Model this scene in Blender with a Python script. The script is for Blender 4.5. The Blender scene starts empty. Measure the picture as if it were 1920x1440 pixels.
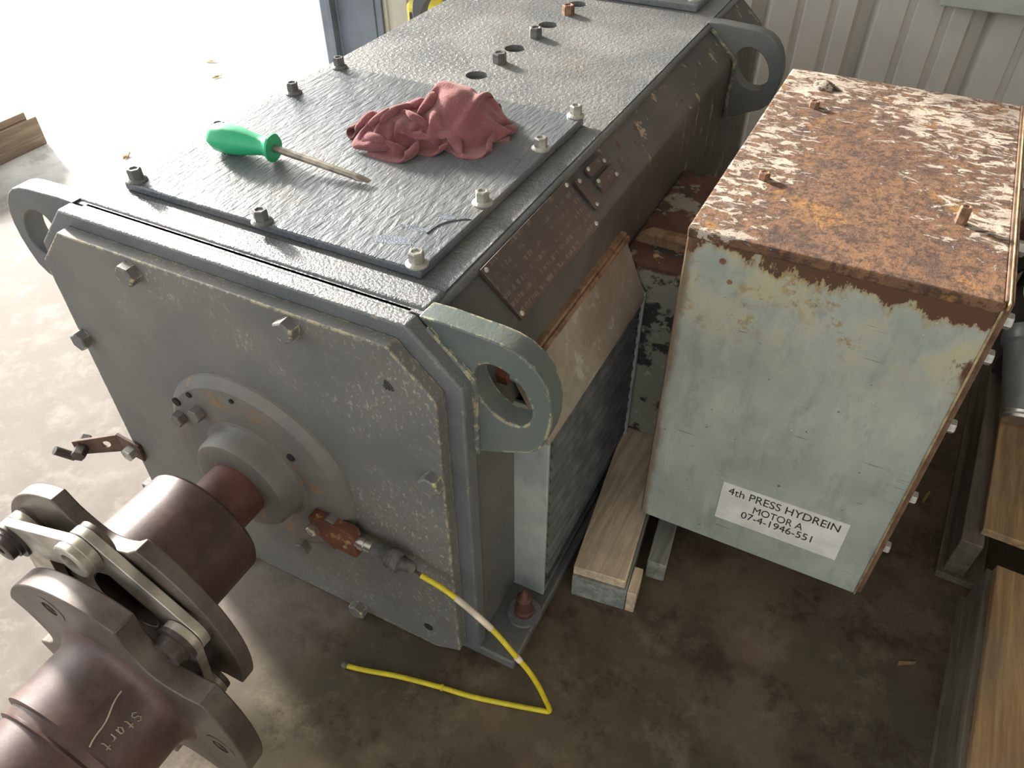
import bpy, bmesh, math, random
from mathutils import Vector, Matrix
import numpy as np
random.seed(4)
C = bpy.context.scene.collection
S = 0.55                      # metres per drawing unit
PI = math.pi

# ------------------------------------------------------------------ camera, world, sun, exposure
def rodr(w):
    t = np.linalg.norm(w); k = np.array(w) / t
    K = np.array([[0, -k[2], k[1]], [k[2], 0, -k[0]], [-k[1], k[0], 0]])
    return np.eye(3) + math.sin(t) * K + (1 - math.cos(t)) * K @ K
R = rodr([0.7285, 0.4551, 0.172]) @ np.array([[1, 0, 0], [0, 0, -1], [0, 1, 0]], float)
cam = bpy.data.cameras.new('camera'); camo = bpy.data.objects.new('camera', cam); C.objects.link(camo)
M = Matrix.Identity(4)
for i in range(3):
    M[i][0] = R[0][i]; M[i][1] = -R[1][i]; M[i][2] = -R[2][i]
    M[i][3] = (1.7593, -1.1351, 2.5836)[i] * S
camo.matrix_world = M
cam.sensor_width = 36; cam.lens = 36 * 1461.14 / 1920; cam.clip_start = 0.05; cam.clip_end = 300
bpy.context.scene.camera = camo

w = bpy.data.worlds.new('world'); bpy.context.scene.world = w; w.use_nodes = True
SUN_DIR = Vector((-0.90, 0.375, 0.315)).normalized()          # towards the sun: low, through the open left side
sky = w.node_tree.nodes.new('ShaderNodeTexSky'); sky.sky_type = 'NISHITA'; sky.sun_disc = False
sky.sun_elevation = math.asin(SUN_DIR.z); sky.sun_rotation = math.atan2(SUN_DIR.x, SUN_DIR.y)
sky.dust_density = 7.0; sky.air_density = 1.0; sky.ozone_density = 1.0
bg = w.node_tree.nodes['Background']; hs = w.node_tree.nodes.new('ShaderNodeHueSaturation'); hs.inputs['Saturation'].default_value = 0.25
tint = w.node_tree.nodes.new('ShaderNodeMix'); tint.data_type = 'RGBA'; tint.blend_type = 'MULTIPLY'; tint.inputs[0].default_value = 1
tint.inputs[7].default_value = (0.96, 1.0, 1.02, 1)
w.node_tree.links.new(sky.outputs[0], hs.inputs['Color']); w.node_tree.links.new(hs.outputs[0], tint.inputs[6])
haze = w.node_tree.nodes.new('ShaderNodeMix'); haze.data_type = 'RGBA'; haze.blend_type = 'ADD'; haze.inputs[0].default_value = 1   # bright hazy overcast
haze.inputs[7].default_value = (5.6, 5.9, 6.0, 1)
w.node_tree.links.new(tint.outputs[2], haze.inputs[6])
w.node_tree.links.new(haze.outputs[2], bg.inputs[0]); bg.inputs[1].default_value = 0.195
sl = bpy.data.lights.new('sun', 'SUN'); sl.energy = 14.0; sl.angle = math.radians(6); sl.color = (1.0, 0.93, 0.84)
so = bpy.data.objects.new('sun', sl); C.objects.link(so); so.location = (-8, 4, 5)
so.rotation_euler = (-SUN_DIR).to_track_quat('-Z', 'Y').to_euler()
vs = bpy.context.scene.view_settings
vs.view_transform = 'Standard'; vs.look = 'None'; vs.exposure = 0.0; vs.gamma = 1.0; vs.use_curve_mapping = False

# ------------------------------------------------------------------ material helpers
class N:
    def __init__(s, name):
        s.m = bpy.data.materials.new(name); s.m.use_nodes = True
        s.t = s.m.node_tree; s.b = s.t.nodes['Principled BSDF']
        s.tc = s.t.nodes.new('ShaderNodeTexCoord'); s.co = s.tc.outputs['Object']
    def new(s, typ, **k):
        n = s.t.nodes.new(typ)
        for a, v in k.items(): setattr(n, a, v)
        return n
    def put(s, sock, v):
        if isinstance(v, bpy.types.NodeSocket): s.t.links.new(v, sock)
        elif isinstance(v, (tuple, list)) and len(v) == 3 and sock.type == 'RGBA': sock.default_value = (*v, 1)
        else: sock.default_value = v
    def map(s, scale=(1, 1, 1), rot=(0, 0, 0), loc=(0, 0, 0)):
        n = s.new('ShaderNodeMapping'); s.put(n.inputs[0], s.co)
        n.inputs['Scale'].default_value = scale; n.inputs['Rotation'].default_value = rot; n.inputs['Location'].default_value = loc
        return n.outputs[0]
    def noise(s, scale, detail=6, rough=0.55, co=None, dist=0):
        n = s.new('ShaderNodeTexNoise'); s.put(n.inputs['Vector'], co or s.co)
        n.inputs['Scale'].default_value = scale; n.inputs['Detail'].default_value = detail
        n.inputs['Roughness'].default_value = rough; n.inputs['Distortion'].default_value = dist
        return n.outputs[0]
    def vor(s, scale, co=None, feature='F1'):
        n = s.new('ShaderNodeTexVoronoi', feature=feature); s.put(n.inputs['Vector'], co or s.co)
        n.inputs['Scale'].default_value = scale
        return n.outputs[0]
    def ramp(s, f, a, b):            # 0 below a, 1 above b
        n = s.new('ShaderNodeMapRange', clamp=True, interpolation_type='SMOOTHSTEP')
        s.put(n.inputs[0], f); n.inputs[1].default_value = a; n.inputs[2].default_value = b
        n.inputs[3].default_value = 0; n.inputs[4].default_value = 1
        return n.outputs[0]
    def rng(s, f, a, b, c, d):
        n = s.new('ShaderNodeMapRange', clamp=True); s.put(n.inputs[0], f)
        for i, v in enumerate((a, b, c, d)): s.put(n.inputs[i + 1], v)
        return n.outputs[0]
    def mix(s, f, a, b):
        n = s.new('ShaderNodeMix', data_type='RGBA'); s.put(n.inputs[0], f); s.put(n.inputs[6], a); s.put(n.inputs[7], b)
        return n.outputs[2]
    def math(s, op, a, b=0.0):
        n = s.new('ShaderNodeMath', operation=op); s.put(n.inputs[0], a); s.put(n.inputs[1], b)
        return n.outputs[0]
    def sep(s, co=None):
        n = s.new('ShaderNodeSeparateXYZ'); s.put(n.inputs[0], co or s.co); return n.outputs
    def bump(s, h, strength=0.5, dist=0.004, prev=None):
        n = s.new('ShaderNodeBump'); n.inputs['Strength'].default_value = strength; n.inputs['Distance'].default_value = dist
        s.put(n.inputs['Height'], h)
        if prev is not None: s.put(n.inputs['Normal'], prev)
        return n.outputs[0]
    def out(s, col, rough=0.5, metal=0.0, normal=None, spec=0.5):
        s.put(s.b.inputs['Base Color'], col); s.put(s.b.inputs['Roughness'], rough); s.put(s.b.inputs['Metallic'], metal)
        s.b.inputs['Specular IOR Level'].default_value = spec
        if normal is not None: s.put(s.b.inputs['Normal'], normal)
        return s.m

def simple(name, col, rough=0.5, metal=0.0, var=0.25, scale=30, bumps=0.15):
    n = N(name); f = n.noise(scale, 5)
    c = n.mix(n.ramp(f, 0.3, 0.7), tuple(x * (1 - var) for x in col), tuple(min(1, x * (1 + var)) for x in col))
    return n.out(c, rough, metal, n.bump(n.noise(scale * 4, 4), bumps, 0.002))

def m_paint(name, base, dust, stroke=(14, 2.2, 14), strokeamt=0.5, rough=0.32, flecks=0.0, dirt=0.0, patch=None, chips=0.0, fleckx=False):
    """thick brush-painted grey enamel: brush strokes in relief, dust, flecks of chipped paint"""
    n = N(name)
    st = n.noise(22, 5, 0.6, n.map(stroke), 0.4)
    gr = n.noise(260, 3, 0.6)
    big = n.noise(5, 6, 0.6)
    c = n.mix(n.ramp(big, 0.35, 0.7), base, dust)
    if dirt:
        d = n.math('MULTIPLY', n.ramp(n.noise(9, 7, 0.7), 0.55, 0.68), dirt)
        c = n.mix(d, c, (0.20, 0.155, 0.10))
    if patch:
        pm = n.ramp(n.noise(26, 8, 0.68, n.map((1, 1, 0.28))), patch[0], patch[0] + 0.03)
        low = n.ramp(n.sep()[1], -0.22, -0.12); pm = n.math('MULTIPLY', pm, low)
        c = n.mix(pm, c, patch[1])
        pm2 = n.ramp(n.noise(23, 8, 0.7, n.map((1, 1, 0.5), loc=(3, 1, 2))), patch[0] + 0.02, patch[0] + 0.05)
        c = n.mix(n.math('MULTIPLY', pm2, low), c, patch[2])
    if flecks:
        v = n.noise(150, 5, 0.75, n.map((1, 1, 0.6), (0, .5, 0)))
        xx, yy, zz = n.sep()
        reg = n.math('ADD', n.noise(5, 5), n.math('MULTIPLY', xx, 0.45)) if fleckx else n.noise(6, 4)
        m = n.math('MULTIPLY', n.ramp(v, 0.56 if fleckx else 0.62, 0.62 if fleckx else 0.67), n.ramp(reg, 0.50, 0.68))
        c = n.mix(n.math('MULTIPLY', m, flecks), c, (0.52, 0.50, 0.36))
    if chips:
        bv = n.new('ShaderNodeBevel', samples=4); bv.inputs['Radius'].default_value = 0.006
        ge = n.new('ShaderNodeNewGeometry')
        dp = n.new('ShaderNodeVectorMath', operation='DOT_PRODUCT'); n.put(dp.inputs[0], bv.outputs[0]); n.put(dp.inputs[1], ge.outputs['Normal'])
        em = n.ramp(n.math('SUBTRACT', 1.0, dp.outputs['Value']), 0.012, 0.05)
        em = n.math('MULTIPLY', em, n.ramp(n.noise(55, 5, 0.7), 0.60 - 0.1 * chips, 0.64 - 0.1 * chips))
        c = n.mix(em, c, (0.55, 0.47, 0.26))
    nb = n.bump(st, strokeamt, 0.004)
    nb = n.bump(gr, 0.25, 0.0015, nb)
    return n.out(c, n.rng(big, 0.3, 0.7, rough, rough + 0.14), 0.0, nb)

def m_rust(name, dark, mid, light, scale=20, rough=0.75, metal=0.0, hi=0.62, bs=1.0):
    n = N(name)
    a = n.noise(scale, 8, 0.65); b = n.noise(scale * 3.1, 8, 0.7); g = n.noise(scale * 12, 4, 0.7)
    c = n.mix(n.ramp(a, 0.36, 0.60), dark, mid)
    c = n.mix(n.ramp(b, hi, hi + 0.10), c, light)
    c = n.mix(n.math('MULTIPLY', n.ramp(g, 0.5, 0.75), 0.35), c, tuple(x * 0.4 for x in dark))
    return n.out(c, rough, metal, n.bump(b, 0.5 * bs, 0.003 * bs, n.bump(g, 0.35 * bs, 0.0015)))

def m_wood(name, base, dark, axis=1, scale=1.0, grey=0.0):
    n = N(name); sc = [26, 26, 26]; sc[axis] = 1.6
    g = n.noise(2.2 * scale, 8, 0.62, n.map(tuple(sc)), 0.6)
    f = n.noise(14 * scale, 4, 0.6, n.map(tuple(sc)))
    c = n.mix(n.ramp(g, 0.35, 0.68), dark, base)
    c = n.mix(n.math('MULTIPLY', n.ramp(f, 0.5, 0.8), 0.4), c, tuple(x * 0.5 for x in dark))
    c = n.mix(n.math('MULTIPLY', n.ramp(n.noise(7, 5), 0.4, 0.65), grey), c, (0.13, 0.12, 0.10))
    return n.out(c, 0.8, 0.0, n.bump(g, 0.5, 0.003, n.bump(f, 0.3, 0.001)))

# ------------------------------------------------------------------ materials
GREY = (0.105, 0.115, 0.118); DUST = (0.165, 0.165, 0.155)
M_paint = m_paint('grey_enamel', GREY, DUST, (3, 3, 3), 0.25, 0.42, 0.35, 0.25)
M_plate = m_paint('grey_plate_enamel', (0.125, 0.125, 0.12), (0.175, 0.168, 0.155), (3, 3, 3), 0.16, 0.45, 0.42, 0.12, None, 1.0, True)
M_cover = m_paint('brushed_grey_enamel', (0.105, 0.120, 0.132), (0.16, 0.165, 0.165), (5, 1.1, 4), 1.0, 0.24, 0.1, 0.25)
M_deck = m_paint('dusty_grey_enamel', (0.135, 0.142, 0.145), (0.21, 0.208, 0.20), (5, 4, 5), 0.9, 0.38, 0.25, 0.35)
M_frame = m_paint('thick_grey_enamel', (0.115, 0.125, 0.13), (0.16, 0.165, 0.165), (10, 10, 10), 0.55, 0.28, 0.25, 0.1, None, 0.2)
M_lug = m_paint('green_grey_enamel', (0.095, 0.120, 0.110), (0.125, 0.142, 0.13), (3, 3, 3), 0.2, 0.36, 0.5, 0.1, None, 1.0)
M_side = m_paint('peeling_grey_enamel', (0.085, 0.088, 0.085), (0.13, 0.125, 0.115), (4, 4, 2), 0.4, 0.5, 0.3, 0.3,
                 (0.60, (0.40, 0.33, 0.23), (0.10, 0.05, 0.03)))
M_bolt = simple('plated_bolt', (0.42, 0.41, 0.36), 0.38, 0.55, 0.3, 60)
M_boltgrey = simple('painted_bolt', (0.13, 0.13, 0.125), 0.42, 0.0, 0.3, 60)
M_boltrust = simple('rusty_bolt', (0.22, 0.12, 0.07), 0.8, 0.0, 0.5, 80, 0.5)
M_steel = simple('bright_steel', (0.55, 0.53, 0.48), 0.3, 0.9, 0.15, 40)
M_link = simple('ground_steel', (0.46, 0.42, 0.36), 0.38, 0.55, 0.3, 25)
M_dark = simple('oily_steel', (0.085, 0.07, 0.065), 0.38, 0.4, 0.35, 30)
M_hole = simple('dark_hollow', (0.012, 0.012, 0.012), 0.9)
M_shaft = m_rust('red_rust_steel', (0.085, 0.035, 0.028), (0.15, 0.065, 0.05), (0.27, 0.12, 0.08), 14, 0.48, 0.15, 0.62, 0.4)
M_hub = m_rust('brown_rust_steel', (0.062, 0.036, 0.033), (0.115, 0.066, 0.058), (0.19, 0.105, 0.075), 12, 0.42, 0.15, 0.66, 0.25)
M_flange = m_rust('flange_steel', (0.085, 0.066, 0.055), (0.145, 0.117, 0.10), (0.21, 0.14, 0.10), 12, 0.42, 0.3, 0.68, 0.25)
M_rustblk = m_rust('orange_rust', (0.085, 0.03, 0.018), (0.16, 0.055, 0.028), (0.42, 0.24, 0.11), 12, 0.85, 0.0, 0.55)
M_brkt = m_rust('bracket_rust', (0.07, 0.04, 0.03), (0.14, 0.08, 0.055), (0.3, 0.19, 0.12), 30, 0.75)
M_rubber = simple('grey_rubber', (0.10, 0.095, 0.085), 0.75, 0, 0.4, 50, 0.4)
M_yellow = simple('yellow_jacket', (0.62, 0.50, 0.02), 0.45, 0, 0.12, 40)
M_tag = simple('paper_tag', (0.62, 0.52, 0.40), 0.7)
M_galv = None
def m_galv(name, a, b, rust=0.0):
    n = N(name)
    v = n.vor(26, n.map((1, 1, 1)))
    f = n.noise(7, 6, 0.6); g = n.noise(40, 5, 0.65, n.map((1, 1, 0.35)))
    c = n.mix(n.ramp(f, 0.3, 0.7), a, b)
    c = n.mix(n.math('MULTIPLY', n.ramp(g, 0.55, 0.75), 0.35), c, tuple(x * 0.45 for x in a))
    if rust: c = n.mix(n.ramp(n.noise(24, 8, 0.7), 0.66 - rust, 0.70 - rust), c, (0.20, 0.09, 0.035))
    return n.out(c, n.rng(f, 0.3, 0.7, 0.38, 0.55), 0.25, n.bump(g, 0.12, 0.002))
M_strip = m_galv('galvanised_strip', (0.33, 0.37, 0.36), (0.50, 0.52, 0.48))
M_hood = m_rust('dusty_hood', (0.24, 0.20, 0.155), (0.32, 0.285, 0.225), (0.42, 0.40, 0.34), 7, 0.6, 0.0, 0.55)
M_rim = m_rust('rusty_rim', (0.16, 0.085, 0.05), (0.30, 0.20, 0.12), (0.42, 0.35, 0.22), 26, 0.8)
M_slat = simple('black_slat', (0.10, 0.105, 0.105), 0.45, 0, 0.3, 25)
M_bronze = None

def m_nameplate():
    n = N('bronze_nameplate')
    f = n.noise(8, 6); x, y, z = n.sep()
    c = n.mix(n.ramp(f, 0.3, 0.7), (0.085, 0.062, 0.055), (0.125, 0.098, 0.085))
    # rows of worn print, too faint to read
    rows = n.math('GREATER_THAN', n.math('FRACT', n.math('MULTIPLY', z, 85.0)), 0.55)
    let = n.ramp(n.noise(1, 2, 0.5, n.map((1, 240, 85))), 0.50, 0.56)
    blocks = n.ramp(n.noise(16, 2), 0.47, 0.53)
    m = n.math('MULTIPLY', n.math('MULTIPLY', rows, let), n.math('MULTIPLY', blocks, 0.55))
    c = n.mix(m, c, (0.24, 0.20, 0.18))
    return n.out(c, 0.42, 0.35, n.bump(f, 0.1, 0.002))
M_nameplate = m_nameplate()

def m_boss():
    n = N('cast_boss_paint'); f = n.noise(14, 7, 0.65)
    c = n.mix(n.ramp(n.noise(6, 5), 0.35, 0.7), (0.115, 0.11, 0.105), (0.17, 0.155, 0.135))
    r = n.ramp(f, 0.575, 0.64)
    c = n.mix(r, c, (0.22, 0.135, 0.07))
    return n.out(c, 0.5, 0, n.bump(n.noise(90, 5, 0.7), 0.3, 0.003))
M_boss = m_boss()

def m_rusttop():
    n = N('flaking_rusty_white_paint')
    x, y, z = n.sep()
    big = n.noise(4.0, 5, 0.6, n.map(loc=(1.3, 0.4, 0)))
    fl = n.noise(42, 9, 0.72, n.map((0.75, 1.3, 1)), 0.6)
    fl2 = n.noise(95, 6, 0.75)
    mid = n.noise(13, 8, 0.7)
    rust = n.mix(n.ramp(mid, 0.36, 0.56), (0.115, 0.062, 0.042), (0.235, 0.118, 0.058))
    rust = n.mix(n.ramp(n.noise(9, 7, 0.7, n.map(loc=(5, 2, 1))), 0.55, 0.68), rust, (0.40, 0.19, 0.05))
    rust = n.mix(n.math('MULTIPLY', n.ramp(n.math('ADD', n.math('MULTIPLY', fl2, 0.5), n.math('MULTIPLY', n.noise(48, 6, 0.75), 0.5)), 0.47, 0.56), 0.8), rust, (0.06, 0.03, 0.02))
    paint = n.mix(n.ramp(n.noise(18, 6), 0.3, 0.7), (0.42, 0.33, 0.27), (0.62, 0.53, 0.43))
    # paint survives along the left border and the far right corner
    edge = n.math('SUBTRACT', n.ramp(x, -0.17, -0.03), n.ramp(n.math('ADD', x, n.math('MULTIPLY', y, 0.6)), 0.10, 0.42))
    cov = n.math('ADD', n.math('MULTIPLY', edge, -0.175), n.math('ADD', fl, n.math('MULTIPLY', big, 0.35)))
    pm = n.ramp(cov, 0.65, 0.69)
    c = n.mix(pm, rust, paint)
    h = n.math('ADD', n.math('MULTIPLY', pm, 0.6), fl2)
    return n.out(c, 0.82, 0, n.bump(h, 1.0, 0.006, n.bump(mid, 0.5, 0.008)))
M_rusttop = m_rusttop()

def m_boxfront():
    n = N('weathered_galvanised_sheet')
    x, y, z = n.sep()                      # thing origin: bottom centre of the box, metres
    f = n.noise(6, 7, 0.62); g = n.noise(30, 6, 0.65, n.map((1, 1, 0.22)))
    c = n.mix(n.ramp(f, 0.3, 0.7), (0.30, 0.335, 0.295), (0.43, 0.445, 0.375))
    c = n.mix(n.math('MULTIPLY', n.ramp(g, 0.52, 0.7), 0.35), c, (0.52, 0.54, 0.47))
    c = n.mix(n.math('MULTIPLY', n.ramp(n.noise(22, 8, 0.72, n.map((1, 1, 0.35), loc=(2, 0, 1))), 0.50, 0.64), 0.45), c, (0.22, 0.25, 0.23))
    up = n.ramp(z, 0.42, 0.62)
    c = n.mix(n.math('MULTIPLY', up, n.ramp(n.noise(12, 6, 0.6), 0.45, 0.62)), c, (0.44, 0.41, 0.27))
    # light rust bloom under the lip
    bl = n.math('MULTIPLY', n.ramp(n.noise(44, 9, 0.75), 0.49, 0.58), n.math('MULTIPLY', n.ramp(z, 0.47, 0.56), n.ramp(n.noise(8, 3, 0.5, n.map(loc=(.3, 0, .2))), 0.50, 0.58)))
    c = n.mix(n.math('MULTIPLY', bl, 0.8), c, (0.30, 0.19, 0.075))
    # ragged brown rust border along the top edge, drips, right corner
    rag = n.math('MULTIPLY', n.math('SUBTRACT', n.noise(15, 8, 0.7, n.map((1, 1, 0.5))), 0.5), 0.20)
    zz = n.math('ADD', z, rag)
    cor = n.math('MULTIPLY', n.ramp(x, -0.1, 0.215), 0.024)
    e = n.ramp(n.math('ADD', zz, cor), 0.652, 0.658)
    e2 = n.ramp(n.math('ADD', n.math('SUBTRACT', x, 0.204), rag), -0.006, 0.006)
    e2 = n.math('MULTIPLY', e2, n.ramp(z, 0.52, 0.56))
    halo = n.ramp(n.math('ADD', zz, cor), 0.640, 0.654)
    c = n.mix(n.math('MULTIPLY', halo, 0.6), c, (0.36, 0.25, 0.09))
    c = n.mix(n.math('MAXIMUM', e, e2), c, (0.105, 0.05, 0.027))
    # long scratches and specks
    sc = n.noise(3.0, 6, 0.7, n.map((3, 1, 60), (0, 0.10, 0)))
    s1 = n.math('MULTIPLY', n.ramp(sc, 0.615, 0.64), n.ramp(n.noise(5, 3, 0.5, n.map(loc=(2, 2, 2))), 0.5, 0.58))
    c = n.mix(n.math('MULTIPLY', s1, 0.75), c, (0.13, 0.07, 0.035))
    sp = n.ramp(n.noise(60, 4, 0.6), 0.69, 0.71)
    c = n.mix(n.math('MULTIPLY', sp, 0.8), c, (0.10, 0.07, 0.05))
    wsp = n.ramp(n.noise(90, 3, 0.6, n.map(loc=(4, 4, 4))), 0.69, 0.71)
    c = n.mix(n.math('MULTIPLY', wsp, 0.6), c, (0.62, 0.62, 0.55))
    left = n.math('SUBTRACT', 1.0, n.ramp(n.math('ADD', x, n.math('MULTIPLY', rag, 0.25)), -0.212, -0.196))
    c = n.mix(n.math('MULTIPLY', left, 0.8), c, (0.16, 0.10, 0.05))
    return n.out(c, n.rng(f, 0.3, 0.7, 0.42, 0.58), 0.15, n.bump(g, 0.1, 0.002, n.bump(e, 0.3, 0.002)))
M_boxfront = m_boxfront()
M_boxside = m_rust('box_side_rust', (0.10, 0.05, 0.03), (0.19, 0.11, 0.065), (0.34, 0.27, 0.17), 22, 0.7)
M_lip = m_rust('lid_edge', (0.22, 0.14, 0.07), (0.46, 0.36, 0.20), (0.62, 0.53, 0.34), 18, 0.55)

def m_neck():
    n = N('peeling_duct_paint'); x, y, z = n.sep()
    rag = n.math('MULTIPLY', n.math('SUBTRACT', n.noise(9, 6, 0.6), 0.5), 0.22)
    low = n.ramp(n.math('ADD', z, rag), 0.425, 0.435)                  # rust above, peeling paint below
    f = n.noise(15, 7, 0.65)
    pe = n.mix(n.ramp(f, 0.46, 0.52), (0.035, 0.038, 0.036), (0.27, 0.265, 0.21))
    pe = n.mix(n.ramp(n.noise(31, 7, 0.7), 0.58, 0.64), pe, (0.40, 0.37, 0.27))
    ru = n.mix(n.ramp(f, 0.35, 0.65), (0.075, 0.033, 0.022), (0.12, 0.058, 0.038))
    top = n.ramp(n.math('ADD', n.noise(20, 7, 0.65), n.math('MULTIPLY', n.ramp(z, 0.548, 0.553), 0.16)), 0.63, 0.66)
    ru = n.mix(top, ru, (0.52, 0.37, 0.20))
    c = n.mix(low, pe, ru)
    return n.out(c, 0.7, 0, n.bump(f, 0.4, 0.003))
M_neck = m_neck()

def m_floor():
    n = N('worn_concrete')
    x, y, z = n.sep()
    big = n.noise(1.1, 7, 0.62); med = n.noise(5, 8, 0.65); fine = n.noise(60, 6, 0.7)
    c = n.mix(n.ramp(med, 0.32, 0.68), (0.165, 0.145, 0.128), (0.25, 0.222, 0.198))
    c = n.mix(n.math('MULTIPLY', n.ramp(n.noise(16, 6, 0.7), 0.58, 0.7), 0.3), c, (0.18, 0.15, 0.13))
    # sun glare towards the open side, painted in as much paler concrete
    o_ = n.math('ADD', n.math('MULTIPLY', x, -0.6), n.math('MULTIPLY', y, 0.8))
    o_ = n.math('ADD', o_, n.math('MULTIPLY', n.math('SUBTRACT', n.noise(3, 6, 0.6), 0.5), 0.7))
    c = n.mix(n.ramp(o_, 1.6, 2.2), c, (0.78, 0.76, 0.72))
    # brown stain under and beside the machine, shade there darkened into its colour
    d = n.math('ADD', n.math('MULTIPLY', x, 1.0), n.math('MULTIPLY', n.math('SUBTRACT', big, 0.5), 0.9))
    shade_stain = n.ramp(d, 0.0, 0.38)
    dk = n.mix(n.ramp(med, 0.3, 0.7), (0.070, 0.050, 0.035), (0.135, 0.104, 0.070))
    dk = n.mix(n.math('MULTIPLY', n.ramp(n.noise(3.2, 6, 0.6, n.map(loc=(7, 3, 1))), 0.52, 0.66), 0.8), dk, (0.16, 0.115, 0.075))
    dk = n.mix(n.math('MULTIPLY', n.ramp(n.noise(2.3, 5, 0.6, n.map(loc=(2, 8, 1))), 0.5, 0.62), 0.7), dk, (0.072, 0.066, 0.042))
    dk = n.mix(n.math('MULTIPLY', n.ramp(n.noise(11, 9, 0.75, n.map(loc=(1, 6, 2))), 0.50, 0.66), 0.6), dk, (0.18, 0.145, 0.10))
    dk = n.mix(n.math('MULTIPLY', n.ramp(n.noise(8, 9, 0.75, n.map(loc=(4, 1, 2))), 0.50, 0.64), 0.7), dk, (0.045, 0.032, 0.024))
    c = n.mix(n.math('MULTIPLY', n.ramp(n.noise(9, 9, 0.72, n.map(loc=(3, 3, 3))), 0.48, 0.64), 0.55), c, (0.34, 0.31, 0.28))
    c = n.mix(shade_stain, c, dk)
    sp = n.ramp(n.noise(45, 4, 0.65), 0.70, 0.74)
    c = n.mix(n.math('MULTIPLY', sp, 0.55), c, (0.17, 0.13, 0.10))
    cr = n.ramp(n.noise(70, 3, 0.6, n.map(loc=(9, 1, 0))), 0.74, 0.77)
    c = n.mix(n.math("MULTIPLY", cr, 0.4), c, (0.42, 0.38, 0.32))
    return n.out(c, n.rng(med, 0.3, 0.7, 0.6, 0.75), 0, n.bump(fine, 0.12, 0.002, n.bump(med, 0.15, 0.004)), 0.10)
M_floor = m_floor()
M_wall = simple('cream_wall_sheet', (0.47, 0.44, 0.385), 0.45, 0, 0.06, 6, 0.02)
M_girt = simple('primer_girt', (0.34, 0.36, 0.31), 0.6, 0, 0.1, 8)
M_column = simple('blue_grey_column', (0.125, 0.15, 0.185), 0.5, 0, 0.15, 8)
M_roof = simple('roof_sheet', (0.62, 0.61, 0.58), 0.6)
M_beam = m_wood('sawn_timber', (0.74, 0.58, 0.40), (0.46, 0.35, 0.24), 1, 1, 0.35)
M_beamgrey = m_wood('weathered_timber', (0.28, 0.29, 0.26), (0.15, 0.155, 0.135), 1, 1, 0.4)
M_pal = m_wood('orange_pallet_wood', (0.40, 0.255, 0.11), (0.22, 0.13, 0.06), 1, 1, 0.35)
M_palgrey = m_wood('dirty_pallet_wood', (0.15, 0.125, 0.085), (0.07, 0.058, 0.042), 1, 1, 0.6)
M_palleft = m_wood('brown_pallet_wood', (0.36, 0.26, 0.18), (0.22, 0.16, 0.11), 1, 1, 0.2)
M_green = simple('green_plastic', (0.03, 0.42, 0.19), 0.38, 0, 0.08, 30, 0.05)
M_blade = simple('blade_steel', (0.30, 0.26, 0.21), 0.4, 0.6, 0.35, 40)
M_label = None
def m_label():
    n = N('white_vinyl_label'); f = n.noise(20, 6)
    c = n.mix(n.ramp(f, 0.35, 0.7), (0.60, 0.585, 0.53), (0.72, 0.71, 0.66))
    c = n.mix(n.math('MULTIPLY', n.ramp(n.noise(26, 5, 0.6, n.map((1, 1, 0.5), loc=(3, 0, 5))), 0.64, 0.70), 0.75), c, (0.22, 0.21, 0.18))
    return n.out(c, 0.5)
M_label = m_label()
M_ink = simple('black_print', (0.03, 0.03, 0.03), 0.5)
M_chalk = simple('chalk', (0.36, 0.30, 0.22), 0.9)
M_scorch = simple('grey_smear', (0.12, 0.145, 0.17), 0.3, 0, 0.4, 90, 0.6)

def m_towel():
    n = N('red_microfibre'); f = n.noise(240, 4, 0.7); g = n.noise(12, 5)
    c = n.mix(n.ramp(g, 0.3, 0.7), (0.19, 0.062, 0.068), (0.28, 0.105, 0.108))
    c = n.mix(n.math('MULTIPLY', n.ramp(f, 0.5, 0.7), 0.4), c, (0.36, 0.17, 0.165))
    n.b.inputs['Sheen Weight'].default_value = 0.5; n.b.inputs['Sheen Tint'].default_value = (1, 0.75, 0.7, 1)
    return n.out(c, 0.95, 0, n.bump(f, 0.8, 0.003), 0.1)
M_towel = m_towel()
M_cast = simple('grey_casting', (0.20, 0.215, 0.205), 0.36, 0.25, 0.15, 14)
M_castdark = simple('dark_hose', (0.04, 0.035, 0.035), 0.45)
M_red = simple('dark_red_pipe', (0.12, 0.05, 0.045), 0.6, 0, 0.3)
M_yel2 = simple('yellow_plastic', (0.75, 0.62, 0.06), 0.45, 0, 0.08)
M_black = simple('black_panel', (0.03, 0.03, 0.035), 0.5)
M_leaf = simple('dry_leaf', (0.33, 0.22, 0.09), 0.8, 0, 0.3, 60)

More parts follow.
